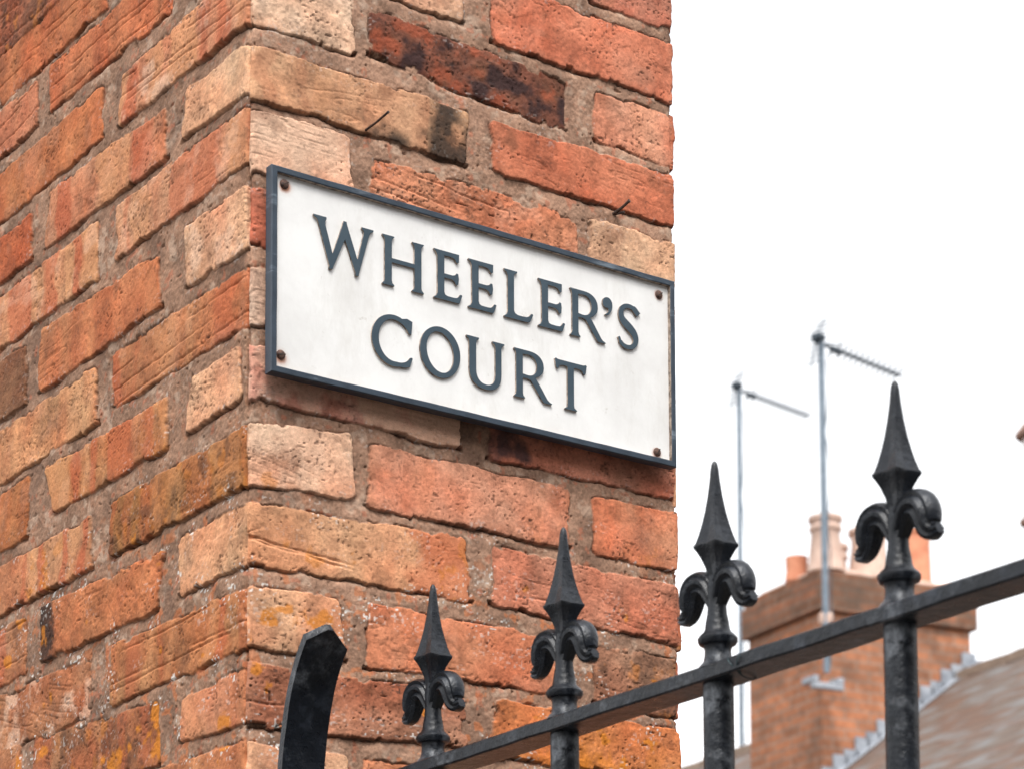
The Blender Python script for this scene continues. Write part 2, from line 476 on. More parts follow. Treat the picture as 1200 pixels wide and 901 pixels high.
D = np.full(S.shape, -99., np.float32)      # inside distance to the nearest brick edge, mm
ID = np.full(S.shape, -1, np.int32)
UB = np.full(S.shape, 99., np.float32)      # how far below a brick's lower edge
BU = np.zeros(S.shape, np.float32); BV = np.zeros(S.shape, np.float32)
BRK = []

def edge_d(ax, ay, bx, by):
    """signed distance to the line a-b, positive on its right-hand side"""
    dx, dy = bx-ax, by-ay
    L_ = math.hypot(dx, dy)
    return lambda x, y: ((x-ax)*(-dy) + (y-ay)*dx)/L_*-1

def add_brick(q, colr, feat, lo, hi):
    k = len(BRK); BRK.append((q, colr, feat))
    x0, x1 = min(q[0], q[6]), max(q[2], q[4]); y0, y1 = min(q[5], q[7]), max(q[1], q[3])
    ia, ib = np.searchsorted(S1, [max(x0-14, lo), min(x1+14, hi)])
    ib = min(ib+1, NS)
    ja, jb = np.searchsorted(Z1, [y0-26, y1+12]); jb = min(jb+1, NZ)
    if ib <= ia or jb <= ja: return
    sl = (slice(ja, jb), slice(ia, ib))
    x, y = Sw[sl], Zw[sl]
    inr = (S[sl] >= lo-.01) & (S[sl] <= hi+.01)
    dt = edge_d(q[0], q[1], q[2], q[3])(x, y)
    dr = edge_d(q[2], q[3], q[4], q[5])(x, y)
    db = edge_d(q[4], q[5], q[6], q[7])(x, y)
    dl = edge_d(q[6], q[7], q[0], q[1])(x, y)
    dh = np.minimum(dl, dr); dv = np.minimum(dt, db)
    r = 4.0
    d = np.minimum(dh, dv)
    cor = (dh < r) & (dv < r)
    d = np.where(cor, r-np.hypot(r-dh, r-dv), d)
    d = d + 2.8 - bite[sl]*np.clip(1.6-d/14, 0, 1)*(0.30+feat[4]*.5)
    d = np.where(inr, d, -99)
    better = d > D[sl]
    D[sl] = np.where(better, d, D[sl])
    ID[sl] = np.where(better, k, ID[sl])
    w_ = max(x1-x0, 1); h_ = max(y1-y0, 1)
    BU[sl] = np.where(better, (S[sl]-x0)/w_, BU[sl])
    BV[sl] = np.where(better, (S[sl]*0 + Z[sl]-y0)/h_, BV[sl])
    ub = np.where(inr & (db < 1) & (dh > -6), -db, 99)
    UB[sl] = np.minimum(UB[sl], ub)

random.seed(5)
GEN = [(206, 108, 74), (214, 126, 86), (224, 154, 116), (196, 98, 60), (186, 108, 66), (210, 138, 96), (150, 84, 60), (220, 164, 128)]
def rndcol(): return random.choice(GEN)
# traced bricks
for q, colr, ft in FRONT_BRICKS:
    q = list(q)
    if q[0] < 12: q[0] = q[6] = -60
    if q[2] > W_MM-8: q[2] = q[4] = W_MM+60
    add_brick(q, colr, ft, 0, W_MM)
for q, colr, ft in SIDE_BRICKS:
    q = list(q)
    if q[2] > -12 and q[0] != -115: q[2] = q[4] = 60
    add_brick(q, colr, ft, -1e6, 0)
def ztop(r):
    known = {-3: 3112, -2: 3034, -1: 2954, 0: 2876, 1: 2798, 2: 2730, 3: 2652, 4: 2573, 5: 2493, 6: 2412, 7: 2335, 8: 2252, 9: 2176, 10: 2098}
    if r in known: return known[r]
    return 3112+(-3-r)*77.8 if r < -3 else 2098-(r-10)*77.8
def fill(r, spans, lo, hi):
    zt = ztop(r); zb = ztop(r+1)+18
    for a, b in spans:
        add_brick([a, zt, b, zt, b, zb, a, zb], rndcol(), (0, .2, .2, 0, .3), lo, hi)
for r in range(-23, 38):
    even = r % 2 == 0
    if r < -3 or r > 10:
        fill(r, [(-60, 120), (143, 393), (425, 610)] if even else [(-60, 258), (292, 610)], 0, W_MM)
    elif r == -2:
        fill(r, [(-60, 120), (143, 393)], 0, W_MM)
    elif r == -3:
        fill(r, [(-60, 258), (292, 610)], 0, W_MM)
    a = (60, -284) if even else (60, -135)
    x = 60; e = -284 if even else -135
    while x > -2700:
        lo_, hi_ = e, x
        traced = (-3 <= r <= 10) and hi_ > -560
        if r in (-3, -2): traced = (-3 <= r <= 10) and (-560 < hi_ < -300)
        if not traced: fill(r, [(lo_, hi_)], -1e6, 0)
        x = e-45 if x == 60 else e-28
        e = x-262
    x = W_MM-60; e = W_MM+(120 if even else 255)
    while x < W_MM+2700:
        fill(r, [(x, e)], W_MM, 1e6); x = e+28; e = x+240

# ---- relief, in mm inward from the nominal face
nb = len(BRK)
rs = np.random.RandomState(3)
OFF = rs.uniform(-1.6, 1.8, nb); TX = rs.uniform(-1, 1, nb)*1.6; TZ = rs.uniform(-1, 1, nb)*1.0
SEED = rs.uniform(0, 400, nb)
FE = np.array([b[2] for b in BRK], np.float32); PC = np.array([lin(b[1]) for b in BRK], np.float32)
idc = np.clip(ID, 0, None)
f_st, f_bd, f_pl, f_cr, f_ro = (FE[:, i][idc] for i in range(5))
sd_ = SEED[idc].astype(np.float32)
Sx, Zx = S+sd_*3, Z+sd_
grain = fbm(S, Z, 3.4, 11, 2)
med = fbm(Sx, Zx, 14, 12, 4)
big = fbm(Sx, Zx, 46, 13, 3)
hb = (OFF[idc] + TX[idc]*(BU-.5) + TZ[idc]*(BV-.5) + .8*big*(.6+f_ro) + .36*med*(.4+f_ro) + .17*grain*(.5+f_ro))
pit = sstep(.76, .93, vn(Sx/3.0, Zx/2.2, 20))*sstep(.48, .8, vn(Sx/26, Zx/20, 21))
pit2 = sstep(.92, .98, vn(Sx/5.5, Zx/3.0, 22))*(.3+f_ro)
hb += 1.0*pit + 1.2*pit2
# drag lines of the hand-moulded clay, at a slant of their own on every brick
ang = (vn(sd_*2.1, sd_*0, 62)-.5)*.7
ca_, sa_ = np.cos(ang), np.sin(ang)
du, dv_ = Sx*ca_ + Zx*sa_, -Sx*sa_ + Zx*ca_
dw = 1.6*fbm(Sx, Zx, 60, 63, 2)
r1 = 1-np.abs(vn(du/70, (dv_+dw)/7.5, 64)*2-1)
r2 = 1-np.abs(vn(du/38, (dv_+dw)/3.6, 65)*2-1)
dm = sstep(.50, .72, vn(Sx/70, Zx/45, 66))*sstep(.30, .55, vn(sd_*3.1, sd_*0, 69))
hb += dm*.75*(1.15*np.clip(r1-.88, 0, 1)/.12 + .22*np.clip(r2-.8, 0, 1)/.2)
hb += .7*sstep(.0, .25, fbm(Sx, Zx, 26, 67, 3))*sstep(.5, .7, vn(Sx/70, Zx/50, 68))
Dc = np.clip(D, 0, None)
hb += .8*np.exp(-Dc/1.3)*(.3+.9*vn(S/7, Z/7, 23)) + .3*np.exp(-Dc/6)
# creases left by the clay fold, running along the brick
k1 = (f_cr == 1) | (f_cr == 2) | (f_cr == 3)
for j in range(3):
    pos = .22+.28*j+.18*(vn(sd_, sd_*0+j, 30+j)-.5)*2
    slope = (vn(sd_*1.3, sd_*0, 40)-.5)*1.1
    pos = np.where((f_cr == 2), [.20, .26, -3][j] + 0*pos, pos)
    slope = np.where((f_cr == 2), -.45, slope)
    sl_ = slope
    line = (BV - pos - sl_*(BU-.5))*57 + 1.5*fbm(Sx, Zx, 40, 33+j, 3)
    live = k1*sstep(.3, .5, vn(Sx/60, Zx/200+j, 36+j))*((f_cr != 3) | (j == 1))
    live = np.where(f_cr == 2, k1*sstep(.62, .45, BU), live)
    hb += live*np.where(f_cr == 2, 1, .75)*(2.1*np.exp(-(line/1.0)**2) + 1.0*sstep(-1, 1, line)*np.exp(-np.clip(line, 0, None)/12))*(.5+.8*vn(Sx/11, Zx/200, 38))
hm = 2.0 + 1.5*fbm(S, Z, 34, 50, 4) + .30*fbm(S, Z, 3.6, 51, 2) + 11*np.exp(-np.clip(UB, 0, 60)/2.6)*sstep(.15, .75, vn(S/38, Z/60, 55))
hm += 2.0*sstep(.93, .98, vn(S/6, Z/5, 52)) + .8*np.exp(-np.clip(-D, 0, 50)/1.2)
mk = sstep(-.75, .65, D)
H = hm*(1-mk) + hb*mk
H += .10*fbm(S, Z, 2.6, 60, 1)
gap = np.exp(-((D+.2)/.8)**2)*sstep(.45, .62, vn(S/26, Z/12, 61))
H += 1.7*gap

# ---- pigment
def C3(*c_): return np.array(lin(c_), np.float32)
def mixc(base, col3, f): return base*(1-f[..., None]) + col3*f[..., None]
P = PC[idc]
lum = (P*np.array([.3, .55, .15], np.float32)).sum(-1, keepdims=True)
P = P*.81 + lum*.19*np.array([1.0, 1.02, .9], np.float32)
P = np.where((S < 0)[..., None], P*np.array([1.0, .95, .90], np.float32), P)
redq = sstep(.36, .22, P[..., 1]/np.maximum(P[..., 0], 1e-3))
P = P*np.stack([1-.03*redq, 1.0+.15*redq, .97-.05*redq], -1)
mot = fbm(Sx, Zx, 38, 70, 4); mo2 = fbm(Sx, Zx, 9, 71, 3); fine = fbm(S, Z, 2.6, 72, 2)
P = P*(1 + .26*mot + .16*mo2 + .13*fine)[..., None]
hue = fbm(Sx, Zx, 55, 73, 3)
P = P*np.stack([1+0*hue, 1+.16*hue, 1+.22*hue], -1)
band = vn(Sx/21 + .35*fbm(S, Z, 30, 74, 2), sd_*1.7, 75)
P = mixc(P, C3(190, 92, 58), np.clip(sstep(.55, .74, band)*f_bd*.62, 0, 1))
P = mixc(P, C3(222, 160, 112), np.clip(sstep(.42, .22, band)*f_bd*.5, 0, 1))
pale = sstep(.05, .75, fbm(Sx, Zx, 30, 76, 4))
P = mixc(P, C3(240, 200, 172), np.clip(pale*f_pl*.85, 0, 1))
dirt = sstep(.30, .9, fbm(Sx, Zx, 24, 77, 4))*sstep(.4, .6, vn(Sx/45, Zx/30, 78))
P = mixc(P, C3(120, 78, 56), dirt*.42)
P = mixc(P, C3(66, 44, 34), np.clip(pit*.75 + pit2*.7, 0, 1)*.8)
spk = sstep(.80, .88, vn(Sx/2.6, Zx/2.2, 79))*sstep(.35, .7, vn(Sx/22, Zx/22, 80))
P = mixc(P, C3(70, 50, 42), spk*(.35+.4*(f_ro > .9)))
# stains: 1 kiln-burnt all over, 2 burnt lower right end, 3 dark left end, 4 lichen grown, 5 black end
nmask = fbm(Sx, Zx, 22, 81, 4)
P = mixc(P, C3(46, 32, 34), (f_st == 1)*sstep(-.15, .75, nmask + .35 - 1.2*np.abs(BV-.45))*.88)
P = mixc(P, C3(176, 84, 52), (f_st == 1)*sstep(.2, .9, -nmask)*.5)
P = mixc(P, C3(206, 108, 70), (f_st == 6)*sstep(.76, .82, BU+.03*nmask)*.6)
P = mixc(P, C3(236, 190, 160), (f_st == 7)*sstep(.45, .75, BU+.25*nmask)*.8)
P = mixc(P, C3(44, 38, 34), (f_st == 2)*sstep(-.1, 1.1, fbm(Sx, Zx, 30, 88, 5)*.9 + (BU-.57)*2.3 - (BV-.4)*.9)*.92)
P = mixc(P, C3(60, 52, 56), (f_st == 3)*sstep(.0, .7, nmask*.6 + (.2-BU)*4)*.85)
P = mixc(P, C3(36, 32, 30), (f_st == 5)*sstep(.0, .5, nmask*.4 + (.13-BU)*9)*.9)
P = mixc(P, C3(74, 52, 40), (f_st == 4)*sstep(.0, .8, fbm(Sx, Zx, 16, 82, 4)+.05)*.55)
P = mixc(P, C3(206, 124, 44), (f_st == 4)*sstep(.3, .9, fbm(Sx, Zx, 18, 83, 4))*.4)
low = sstep(2480, 2250, Z + 60*fbm(S, Z, 160, 84, 2))
lich = sstep(.72, .95, fbm(S, Z, 34, 85, 5)+.1*low)*low
P = mixc(P, C3(216, 132, 36), np.clip(lich*.75, 0, 1))
org = np.exp(-(((S-430)/85)**2 + ((Z-2105)/38)**2))*sstep(-.4, .4, fbm(S, Z, 26, 86, 4)+.2)
P = mixc(P, C3(224, 134, 24), np.clip(org*.95, 0, 1))
edge = np.exp(-Dc/2.2)*sstep(.3, .8, vn(S/9, Z/9, 87))
P = mixc(P, C3(110, 70, 50), edge*.4)
# mortar
mn = fbm(S, Z, 30, 90, 4); mf = fbm(S, Z, 2.2, 91, 2)
Mo = C3(164, 128, 106)[None, None, :]*(1 + .24*mn + .20*mf)[..., None]
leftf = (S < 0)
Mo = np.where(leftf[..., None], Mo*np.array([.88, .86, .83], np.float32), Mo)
Mo = mixc(Mo, C3(212, 186, 164), sstep(.3, .9, fbm(S, Z, 14, 92, 3))*.4)
Mo = mixc(Mo, C3(96, 72, 60), sstep(.15, .8, fbm(S, Z, 42, 93, 3))*.45)
Mo = mixc(Mo, C3(196, 112, 62), sstep(.35, .7, fbm(S, Z, 12, 94, 4))*low*.6)
Mo = mixc(Mo, C3(190, 104, 72), sstep(.55, .85, fbm(S, Z, 10, 95, 4))*.4)
PG = Mo*(1-mk[..., None]) + P*mk[..., None]
sm = np.exp(-np.abs(D)/7)*(.25 + .75*low) + .15*low
wh = sstep(.76, .86, vn(S/3.0, Z/2.4, 96))*sstep(.56, .74, vn(S/28, Z/18, 97))*np.clip(sm*1.4, 0, 1)*np.where((mk < .12) | (mk > .97), 1, 0)
PG = mixc(PG, C3(236, 232, 226), wh*.9)
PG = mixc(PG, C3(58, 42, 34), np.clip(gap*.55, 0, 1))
PG = np.clip(PG*.79*np.array([1.0, 1.0, .99], np.float32), .008, .85)

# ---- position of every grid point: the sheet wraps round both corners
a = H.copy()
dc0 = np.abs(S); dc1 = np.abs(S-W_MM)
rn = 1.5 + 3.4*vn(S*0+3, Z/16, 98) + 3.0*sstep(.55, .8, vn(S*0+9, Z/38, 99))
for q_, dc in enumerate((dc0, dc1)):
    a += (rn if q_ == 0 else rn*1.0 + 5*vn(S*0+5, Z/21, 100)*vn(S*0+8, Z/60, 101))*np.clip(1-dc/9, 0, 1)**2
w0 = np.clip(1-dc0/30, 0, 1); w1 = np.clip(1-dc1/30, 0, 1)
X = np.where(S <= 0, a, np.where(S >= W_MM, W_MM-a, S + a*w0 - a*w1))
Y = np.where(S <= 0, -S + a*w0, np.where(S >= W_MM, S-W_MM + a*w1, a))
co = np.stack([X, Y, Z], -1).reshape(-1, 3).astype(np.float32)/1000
# near the corners keep the two faces meeting on one line
ii = np.arange(NZ*NS, dtype=np.int32).reshape(NZ, NS)
quads = np.stack([ii[:-1, :-1], ii[:-1, 1:], ii[1:, 1:], ii[1:, :-1]], -1).reshape(-1, 4)
me = bpy.data.meshes.new('brickwork')
nq = len(quads)
me.vertices.add(len(co)); me.vertices.foreach_set('co', co.ravel())
me.loops.add(nq*4); me.loops.foreach_set('vertex_index', quads.ravel())
me.polygons.add(nq)
me.polygons.foreach_set('loop_start', np.arange(0, nq*4, 4, dtype=np.int32))
me.polygons.foreach_set('loop_total', np.full(nq, 4, np.int32))
me.update(calc_edges=True)
ca = me.color_attributes.new('pigment', 'FLOAT_COLOR', 'POINT')
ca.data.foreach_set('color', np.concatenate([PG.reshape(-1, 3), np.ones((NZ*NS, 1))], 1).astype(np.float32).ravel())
wall = empty('brick_wall', (.27, 1.2, 0))
tag(wall, 'weathered orange brick wall end with two faces meeting at a corner, carrying the street sign', 'wall')
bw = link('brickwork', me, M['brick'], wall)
me.polygons.foreach_set('use_smooth', [True]*nq)
cp = MB(); cp.box(-.03, .575, -.03, 2.63, 4.6, 4.68, 0, .01); cp.build('coping', M['paving'], wall)
bk = MB(); bk.box(.02, .525, 2.56, 2.59, 0, 4.6); bk.build('rear_face', M['cap_brick'], wall)

# ------------------------------------------------------------------ the street sign
SX0, SX1, SZ0, SZ1 = .0139, .5215, 2.4615, 2.6700      # outer edges
YB, YP, YF, YL = -.0105, -.0170, -.0220, -.0194        # back, panel, front of the border, letter tops
sign = empty('street_sign', ((SX0+SX1)/2, 0, SZ0))
tag(sign, "white navy-bordered street name sign reading WHEELER'S COURT screwed to the brick wall", 'sign')
b = MB()
b.box(SX0+.003, SX1-.003, YP, YB, SZ0+.003, SZ1-.003)
plate = b.build('plate', [], sign)
pm = Mat('white_sign_paint', .45, spec=.45)
geo = pm.node('ShaderNodeNewGeometry'); pos = geo.outputs['Position']
n1 = pm.noise(14, 6, .65, vec=pos); n2 = pm.noise(60, 5, .7, vec=pos); n3 = pm.noise(7, 6, .75, vec=pos, stretch=(2.4, 1, .8))
c = pm.ramp(n1, [(.3, (.625, .615, .60)), (.6, (.72, .715, .70))])
c = pm.mix(pm.math('MULTIPLY', pm.bw(.5, .70, n3), .34), c, (.43, .40, .355))
sz2 = pm.node('ShaderNodeSeparateXYZ'); pm.l.new(pos, sz2.inputs[0])
lowd = pm.math('SUBTRACT', 2.494, pm.math('ADD', sz2.outputs[2], pm.math('MULTIPLY', n1, .04)))
c = pm.mix(pm.math('MULTIPLY', pm.ramp(lowd, [(.0, (0, 0, 0)), (.03, (1, 1, 1))]), .35), c, (.40, .35, .28))
c = pm.mix(pm.math('MULTIPLY', pm.math('MULTIPLY', pm.bw(.62, .72, n2), pm.bw(.42, .58, n3)), .6), c, (.33, .29, .24))
SCREWS = [(.0305, 2.6550), (.5023, 2.6520), (.0275, 2.4818), (.4976, 2.4753)]
for k, (sx_, sz_) in enumerate(SCREWS):           # rust bled from the screws into the paint
    vs = pm.node('ShaderNodeVectorMath', operation='DISTANCE')
    pm.l.new(pos, vs.inputs[0]); vs.inputs[1].default_value = (sx_+(.0012 if k == 0 else 0), YP, sz_-(.0022, .0006, .003, .0015)[k])
    dd = pm.math('ADD', vs.outputs['Value'], pm.math('MULTIPLY', pm.math('SUBTRACT', n2, .5), .006))
    f = pm.ramp(dd, [(.0045, (1, 1, 1)), ((.0082, .0062, .0088, .0072)[k], (0, 0, 0))])
    c = pm.mix(pm.math('MULTIPLY', f, (.9, .6, .8, .6)[k]), c, (.42, .15, .06))
pm.color(c).rough(pm.math('ADD', .35, pm.math('MULTIPLY', n1, .25))).bump(pm.math('ADD', n1, pm.math('MULTIPLY', pm.noise(500, 2, vec=pos), .1)), .0008, .5)
plate.data.materials.append(pm.m)
# border: mitred frame, chamfered, inner side cream
def border():
    b = MB(); bm = b.bm; t = .0066; ch = .0009
    loops = []
    for off, y in ((t, YB), (0, YB), (0, YF+ch), (ch, YF), (t-ch, YF), (t, YF+ch*.6), (t, YP+.0002)):
        loops.append([bm.verts.new(v) for v in ((SX0+off, y, SZ0+off), (SX1-off, y, SZ0+off), (SX1-off, y, SZ1-off), (SX0+off, y, SZ1-off))])
    for k, (p_, q_) in enumerate(zip(loops, loops[1:])):
        for i in range(4):
            f = bm.faces.new((p_[i], p_[(i+1) % 4], q_[(i+1) % 4], q_[i])); f.material_index = 1 if k == 5 else 0
    # subdivide lengthwise and wobble so that the cast edge is not ruler-straight
    bmesh.ops.subdivide_edges(bm, edges=[e for e in bm.edges if e.calc_length() > .1], cuts=60)
    for v in bm.verts:
        q = v.co*38
        from mathutils import noise as mn_
        v.co.z += .00035*mn_.noise(q); v.co.x += .00035*mn_.noise(q+Vector((5, 5, 5)))
    return b.build('border', [M['navy'], M['cream_edge']], sign)
border()

# letter outlines in cap-height units, drawn after the cast serif capitals of the sign
t2, sv = .079, .134
def foot(c, y0=0, s=1, w=sv, t=t2):   # serif at the foot (s=1) or head (s=-1) of a stem centred on c
    return [(c-t, y0+s*.11), (c-t*1.15, y0+s*.06), (c-w*.92, y0+s*.032), (c-w, y0+s*.02), (c-w, y0), (c+w, y0), (c+w, y0+s*.02), (c+w*.92, y0+s*.032), (c+t*1.15, y0+s*.06), (c+t, y0+s*.11)]
def arc(cx, cy, rx, ry, a0, a1, n=24, pw=1.0):
    return [(cx+rx*math.cos(R(a0+(a1-a0)*i/n)), cy+ry*math.sin(R(a0+(a1-a0)*i/n))) for i in range(n+1)]
def bez(p0, p1, p2, p3, n=12):
    return [tuple((1-t)**3*a+3*(1-t)**2*t*b_+3*(1-t)*t*t*c_+t**3*d for a, b_, c_, d in zip(p0, p1, p2, p3)) for t in [i/n for i in range(n+1)]]
def var_stroke(pts, wid):
    """outline of a stroke with varying half width along a centre line"""
    L_, R_ = [], []
    for i, (x, y) in enumerate(pts):
        x0, y0 = pts[max(i-1, 0)]; x1, y1 = pts[min(i+1, len(pts)-1)]
        dx, dy = x1-x0, y1-y0; l = math.hypot(dx, dy) or 1
        w_ = wid(i/(len(pts)-1))
        L_.append((x-dy/l*w_, y+dx/l*w_)); R_.append((x+dy/l*w_, y-dx/l*w_))
    return L_+R_[::-1]
def glyph(ch):
    if ch == 'H':
        w_ = .93; a, c_ = sv, w_-sv
        return w_, [foot(a) + [(a+t2, .47), (c_-t2, .47)] + foot(c_) + [(c_+t2, .5)] + foot(c_, 1, -1)[::-1] + [(c_-t2, .56), (a+t2, .56)] + foot(a, 1, -1)[::-1] + [(a-t2, .5)]]
    if ch == 'E':
        return .68, [[(0, 0), (.60, 0), (.625, .03), (.68, .175), (.665, .195), (.625, .19), (.59, .135), (.54, .105), (.46, .098), (.32, .10), (.27, .12), (.25, .17), (.25, .455), (.42, .455), (.49, .43), (.515, .375), (.55, .365), (.585, .39), (.60, .50), (.585, .60), (.545, .61), (.51, .565), (.44, .545), (.25, .545), (.25, .905), (.42, .905), (.50, .885), (.53, .83), (.57, .815), (.60, .84), (.605, 1.0), (0, 1.0), (0, .975), (.05, .945), (.085, .87), (.09, .12), (.055, .055), (0, .025)]]
    if ch == 'L':
        return .74, [[(0, 0), (.60, 0), (.655, .03), (.735, .18), (.72, .205), (.68, .20), (.64, .145), (.57, .110), (.46, .102), (.34, .105), (.275, .13), (.25, .18), (.25, .87), (.265, .93), (.33, .965), (.335, 1.0), (0, 1.0), (0, .97), (.065, .935), (.09, .87), (.09, .12), (.06, .06), (0, .03)]]
    if ch == 'T':
        c_ = .41
        return .83, [foot(c_, 0, 1, .155, .082) + [(c_+.082, .86), (c_+.10, .895), (.62, .895), (.70, .875), (.735, .81), (.775, .80), (.795, .83), (.83, 1.0), (.80, 1.02), (.74, 1.0), (.08, 1.0), (.03, 1.02), (0, 1.0), (.03, .83), (.055, .80), (.09, .81), (.125, .875), (.20, .895), (c_-.10, .895), (c_-.082, .86)]]
    if ch == 'W':
        return 1.34, [[(0, 1.0), (0, .965), (.07, .93), (.10, .88), (.355, .06), (.345, .0), (.42, .0), (.70, .655), (.935, .06), (.93, .0), (1.0, .0), (1.235, .84), (1.27, .92), (1.34, .965), (1.34, 1.0), (1.07, 1.0), (1.07, .965), (1.12, .93), (1.115, .86), (.985, .34), (.975, .34), (.745, .965), (.735, 1.02), (.665, 1.02), (.615, .84), (.43, .33), (.42, .33), (.265, .85), (.26, .91), (.29, .955), (.29, 1.0)]]
    if ch == 'R':
        out = foot(.13, 0, 1, .13, .08) + [(.21, .415)] + [(.32, .42)]
        out += [(.40, .40), (.66, .06), (.70, .015), (.74, .0), (.90, .0), (.92, .02), (.84, .055), (.80, .09)]
        out += bez((.80, .09), (.74, .17), (.60, .38), (.515, .475), 6)[1:]
        out += bez((.515, .475), (.70, .55), (.72, .66), (.715, .73), 10)[1:]
        out += bez((.715, .73), (.71, .92), (.55, 1.0), (.36, 1.0), 12)[1:]
        out += [(0, 1.0), (0, .975), (.035, .945), (.05, .88)]
        inn = [(.21, .505), (.30, .495)] + bez((.30, .495), (.46, .48), (.55, .58), (.55, .71), 10)[1:] + bez((.55, .71), (.55, .84), (.46, .92), (.33, .915), 10)[1:] + [(.21, .905)]
        return .92, [out, inn]
    if ch == 'O':
        o_ = arc(.475, .495, .475, .515, 0, 360, 56)[:-1]
        i_ = [(x+.0, y) for x, y in arc(.475, .495, .318, .405, 360, 0, 48)[:-1]]
        # stress tilted a little
        i_ = [(.475+(x-.475)*math.cos(.16)-(y-.495)*math.sin(.16)*.9, .495+(x-.475)*math.sin(.16)*.6+(y-.495)*math.cos(.16)) for x, y in i_]
        return .95, [o_, i_]
    if ch == 'C':
        o_ = arc(.50, .495, .50, .515, 62, 285, 44)
        o_ = [(.90, .70), (.925, .96), (.80, 1.0)] + arc(.50, .495, .50, .515, 68, 287, 46) + bez((.646, .003), (.72, -.01), (.80, .01), (.87, .05), 6)[1:] + [(.93, .225), (.915, .245), (.875, .235), (.82, .17)]
        i_ = bez((.82, .17), (.76, .11), (.66, .085), (.58, .09), 6)[1:] + arc(.505, .50, .345, .412, 282, 72, 44)[1:] + bez((.612, .892), (.70, .87), (.78, .82), (.84, .70), 8)[1:]
        return .94, [o_ + i_]
    if ch == 'U':
        out = [(0, 1.0), (0, .965), (.05, .935), (.065, .87), (.065, .36)]
        out += bez((.065, .36), (.065, .10), (.22, -.02), (.45, -.02), 14)[1:]
        out += bez((.45, -.02), (.69, -.02), (.81, .12), (.81, .36), 14)[1:]
        out += [(.81, .87), (.825, .935), (.88, .965), (.88, 1.0), (.60, 1.0), (.60, .965), (.655, .935), (.67, .87), (.67, .36)]
        out += bez((.67, .36), (.67, .18), (.60, .085), (.46, .085), 10)[1:]
        out += bez((.46, .085), (.31, .085), (.225, .18), (.225, .36), 10)[1:]
        out += [(.225, .87), (.24, .935), (.29, .965), (.29, 1.0)]
        return .88, [out]
    if ch == 'S':
        cl = bez((.505, .845), (.44, .97), (.16, .99), (.12, .78), 14) + bez((.12, .78), (.09, .60), (.28, .54), (.38, .44), 12)[1:] + bez((.38, .44), (.56, .30), (.49, .06), (.28, .055), 14)[1:] + bez((.28, .055), (.18, .055), (.10, .10), (.075, .20), 8)[1:]
        # explicit outline: body stroke with flared terminals
        wf = lambda t: .048 + .044*math.exp(-((t-.47)/.18)**2)
        return .62, [var_stroke([(.555, .80)]+cl[2:]+[(.055, .235)], lambda t: wf(t) if .06 < t < .95 else (.065 if t <= .06 else .028))], 
    if ch == "'":
        return .25, [bez((.02, .82), (.02, .98), (.25, 1.0), (.255, .80), 10) + bez((.255, .80), (.255, .68), (.19, .60), (.105, .56), 8)[1:] + [(.075, .585)] + bez((.12, .62), (.16, .65), (.165, .70), (.14, .725), 6) + bez((.14, .725), (.07, .71), (.02, .75), (.02, .82), 6)[1:]]
CAPH = .0520
def letter(ch, x, z, wscale=1.0, h=CAPH, name='letter'):
    g = glyph(ch); wu, outs = g[0], g[1]
    cu = bpy.data.curves.new(name, 'CURVE'); cu.dimensions = '2D'; cu.fill_mode = 'BOTH'
    for o_ in outs:
        sp = cu.splines.new('POLY'); sp.points.add(len(o_)-1)
        for p_, (a_, b_) in zip(sp.points, o_): p_.co = (a_*h*wscale, b_*h, 0, 1)
        sp.use_cyclic_u = True
    dpt = (YP-YL)/2
    cu.extrude = dpt-.0003; cu.bevel_depth = .0003; cu.bevel_resolution = 1; cu.offset = -.0003
    tmp = bpy.data.objects.new('tmp', cu); COL.objects.link(tmp)
    dg = bpy.context.evaluated_depsgraph_get(); me_ = bpy.data.meshes.new_from_object(tmp.evaluated_get(dg))
    bpy.data.objects.remove(tmp)
    # lay it on the plate: curve x -> x, y -> z, z -> -y
    for v in me_.vertices:
        a_, b_, c_ = v.co; v.co = (x+a_, YP-dpt-c_, z+b_)
    me_.name = name
    me_.materials.clear()
    o_ = link(name, me_, [M['letter'], M['cream_edge']], sign)
    me_.update()
    for f in me_.polygons: f.material_index = 0 if f.normal.y < -.3 else 1
    return o_
Z0 = 2.4619
rows = [('W', 65.7, 119.0, 70.2), ('H', 146.5, 118.6, 50.2), ('E', 209.0, 118.6, 35.2), ('E', 251.8, 118.2, 35.4), ('L', 297.2, 118.3, 37.6),
        ('E', 341.3, 118.3, 35.0), ('R', 383.4, 117.8, 47.6), ('S', 445.6, 118.2, 34.0),
        ('C', 134.0, 36.4, 49.6), ('O', 192.0, 36.6, 49.5), ('U', 249.2, 36.2, 47.9), ('R', 309.5, 36.0, 49.4), ('T', 362.5, 35.6, 42.4)]
for ch, x, z, wmm in rows:
    wu = glyph(ch)[0]
    letter(ch, x*.9976/1000-.0028, Z0+z*.9976/1000, wmm/1000/(wu*CAPH))
letter("'", .4220, Z0+.1185, 1.05, .0545, name='apostrophe')
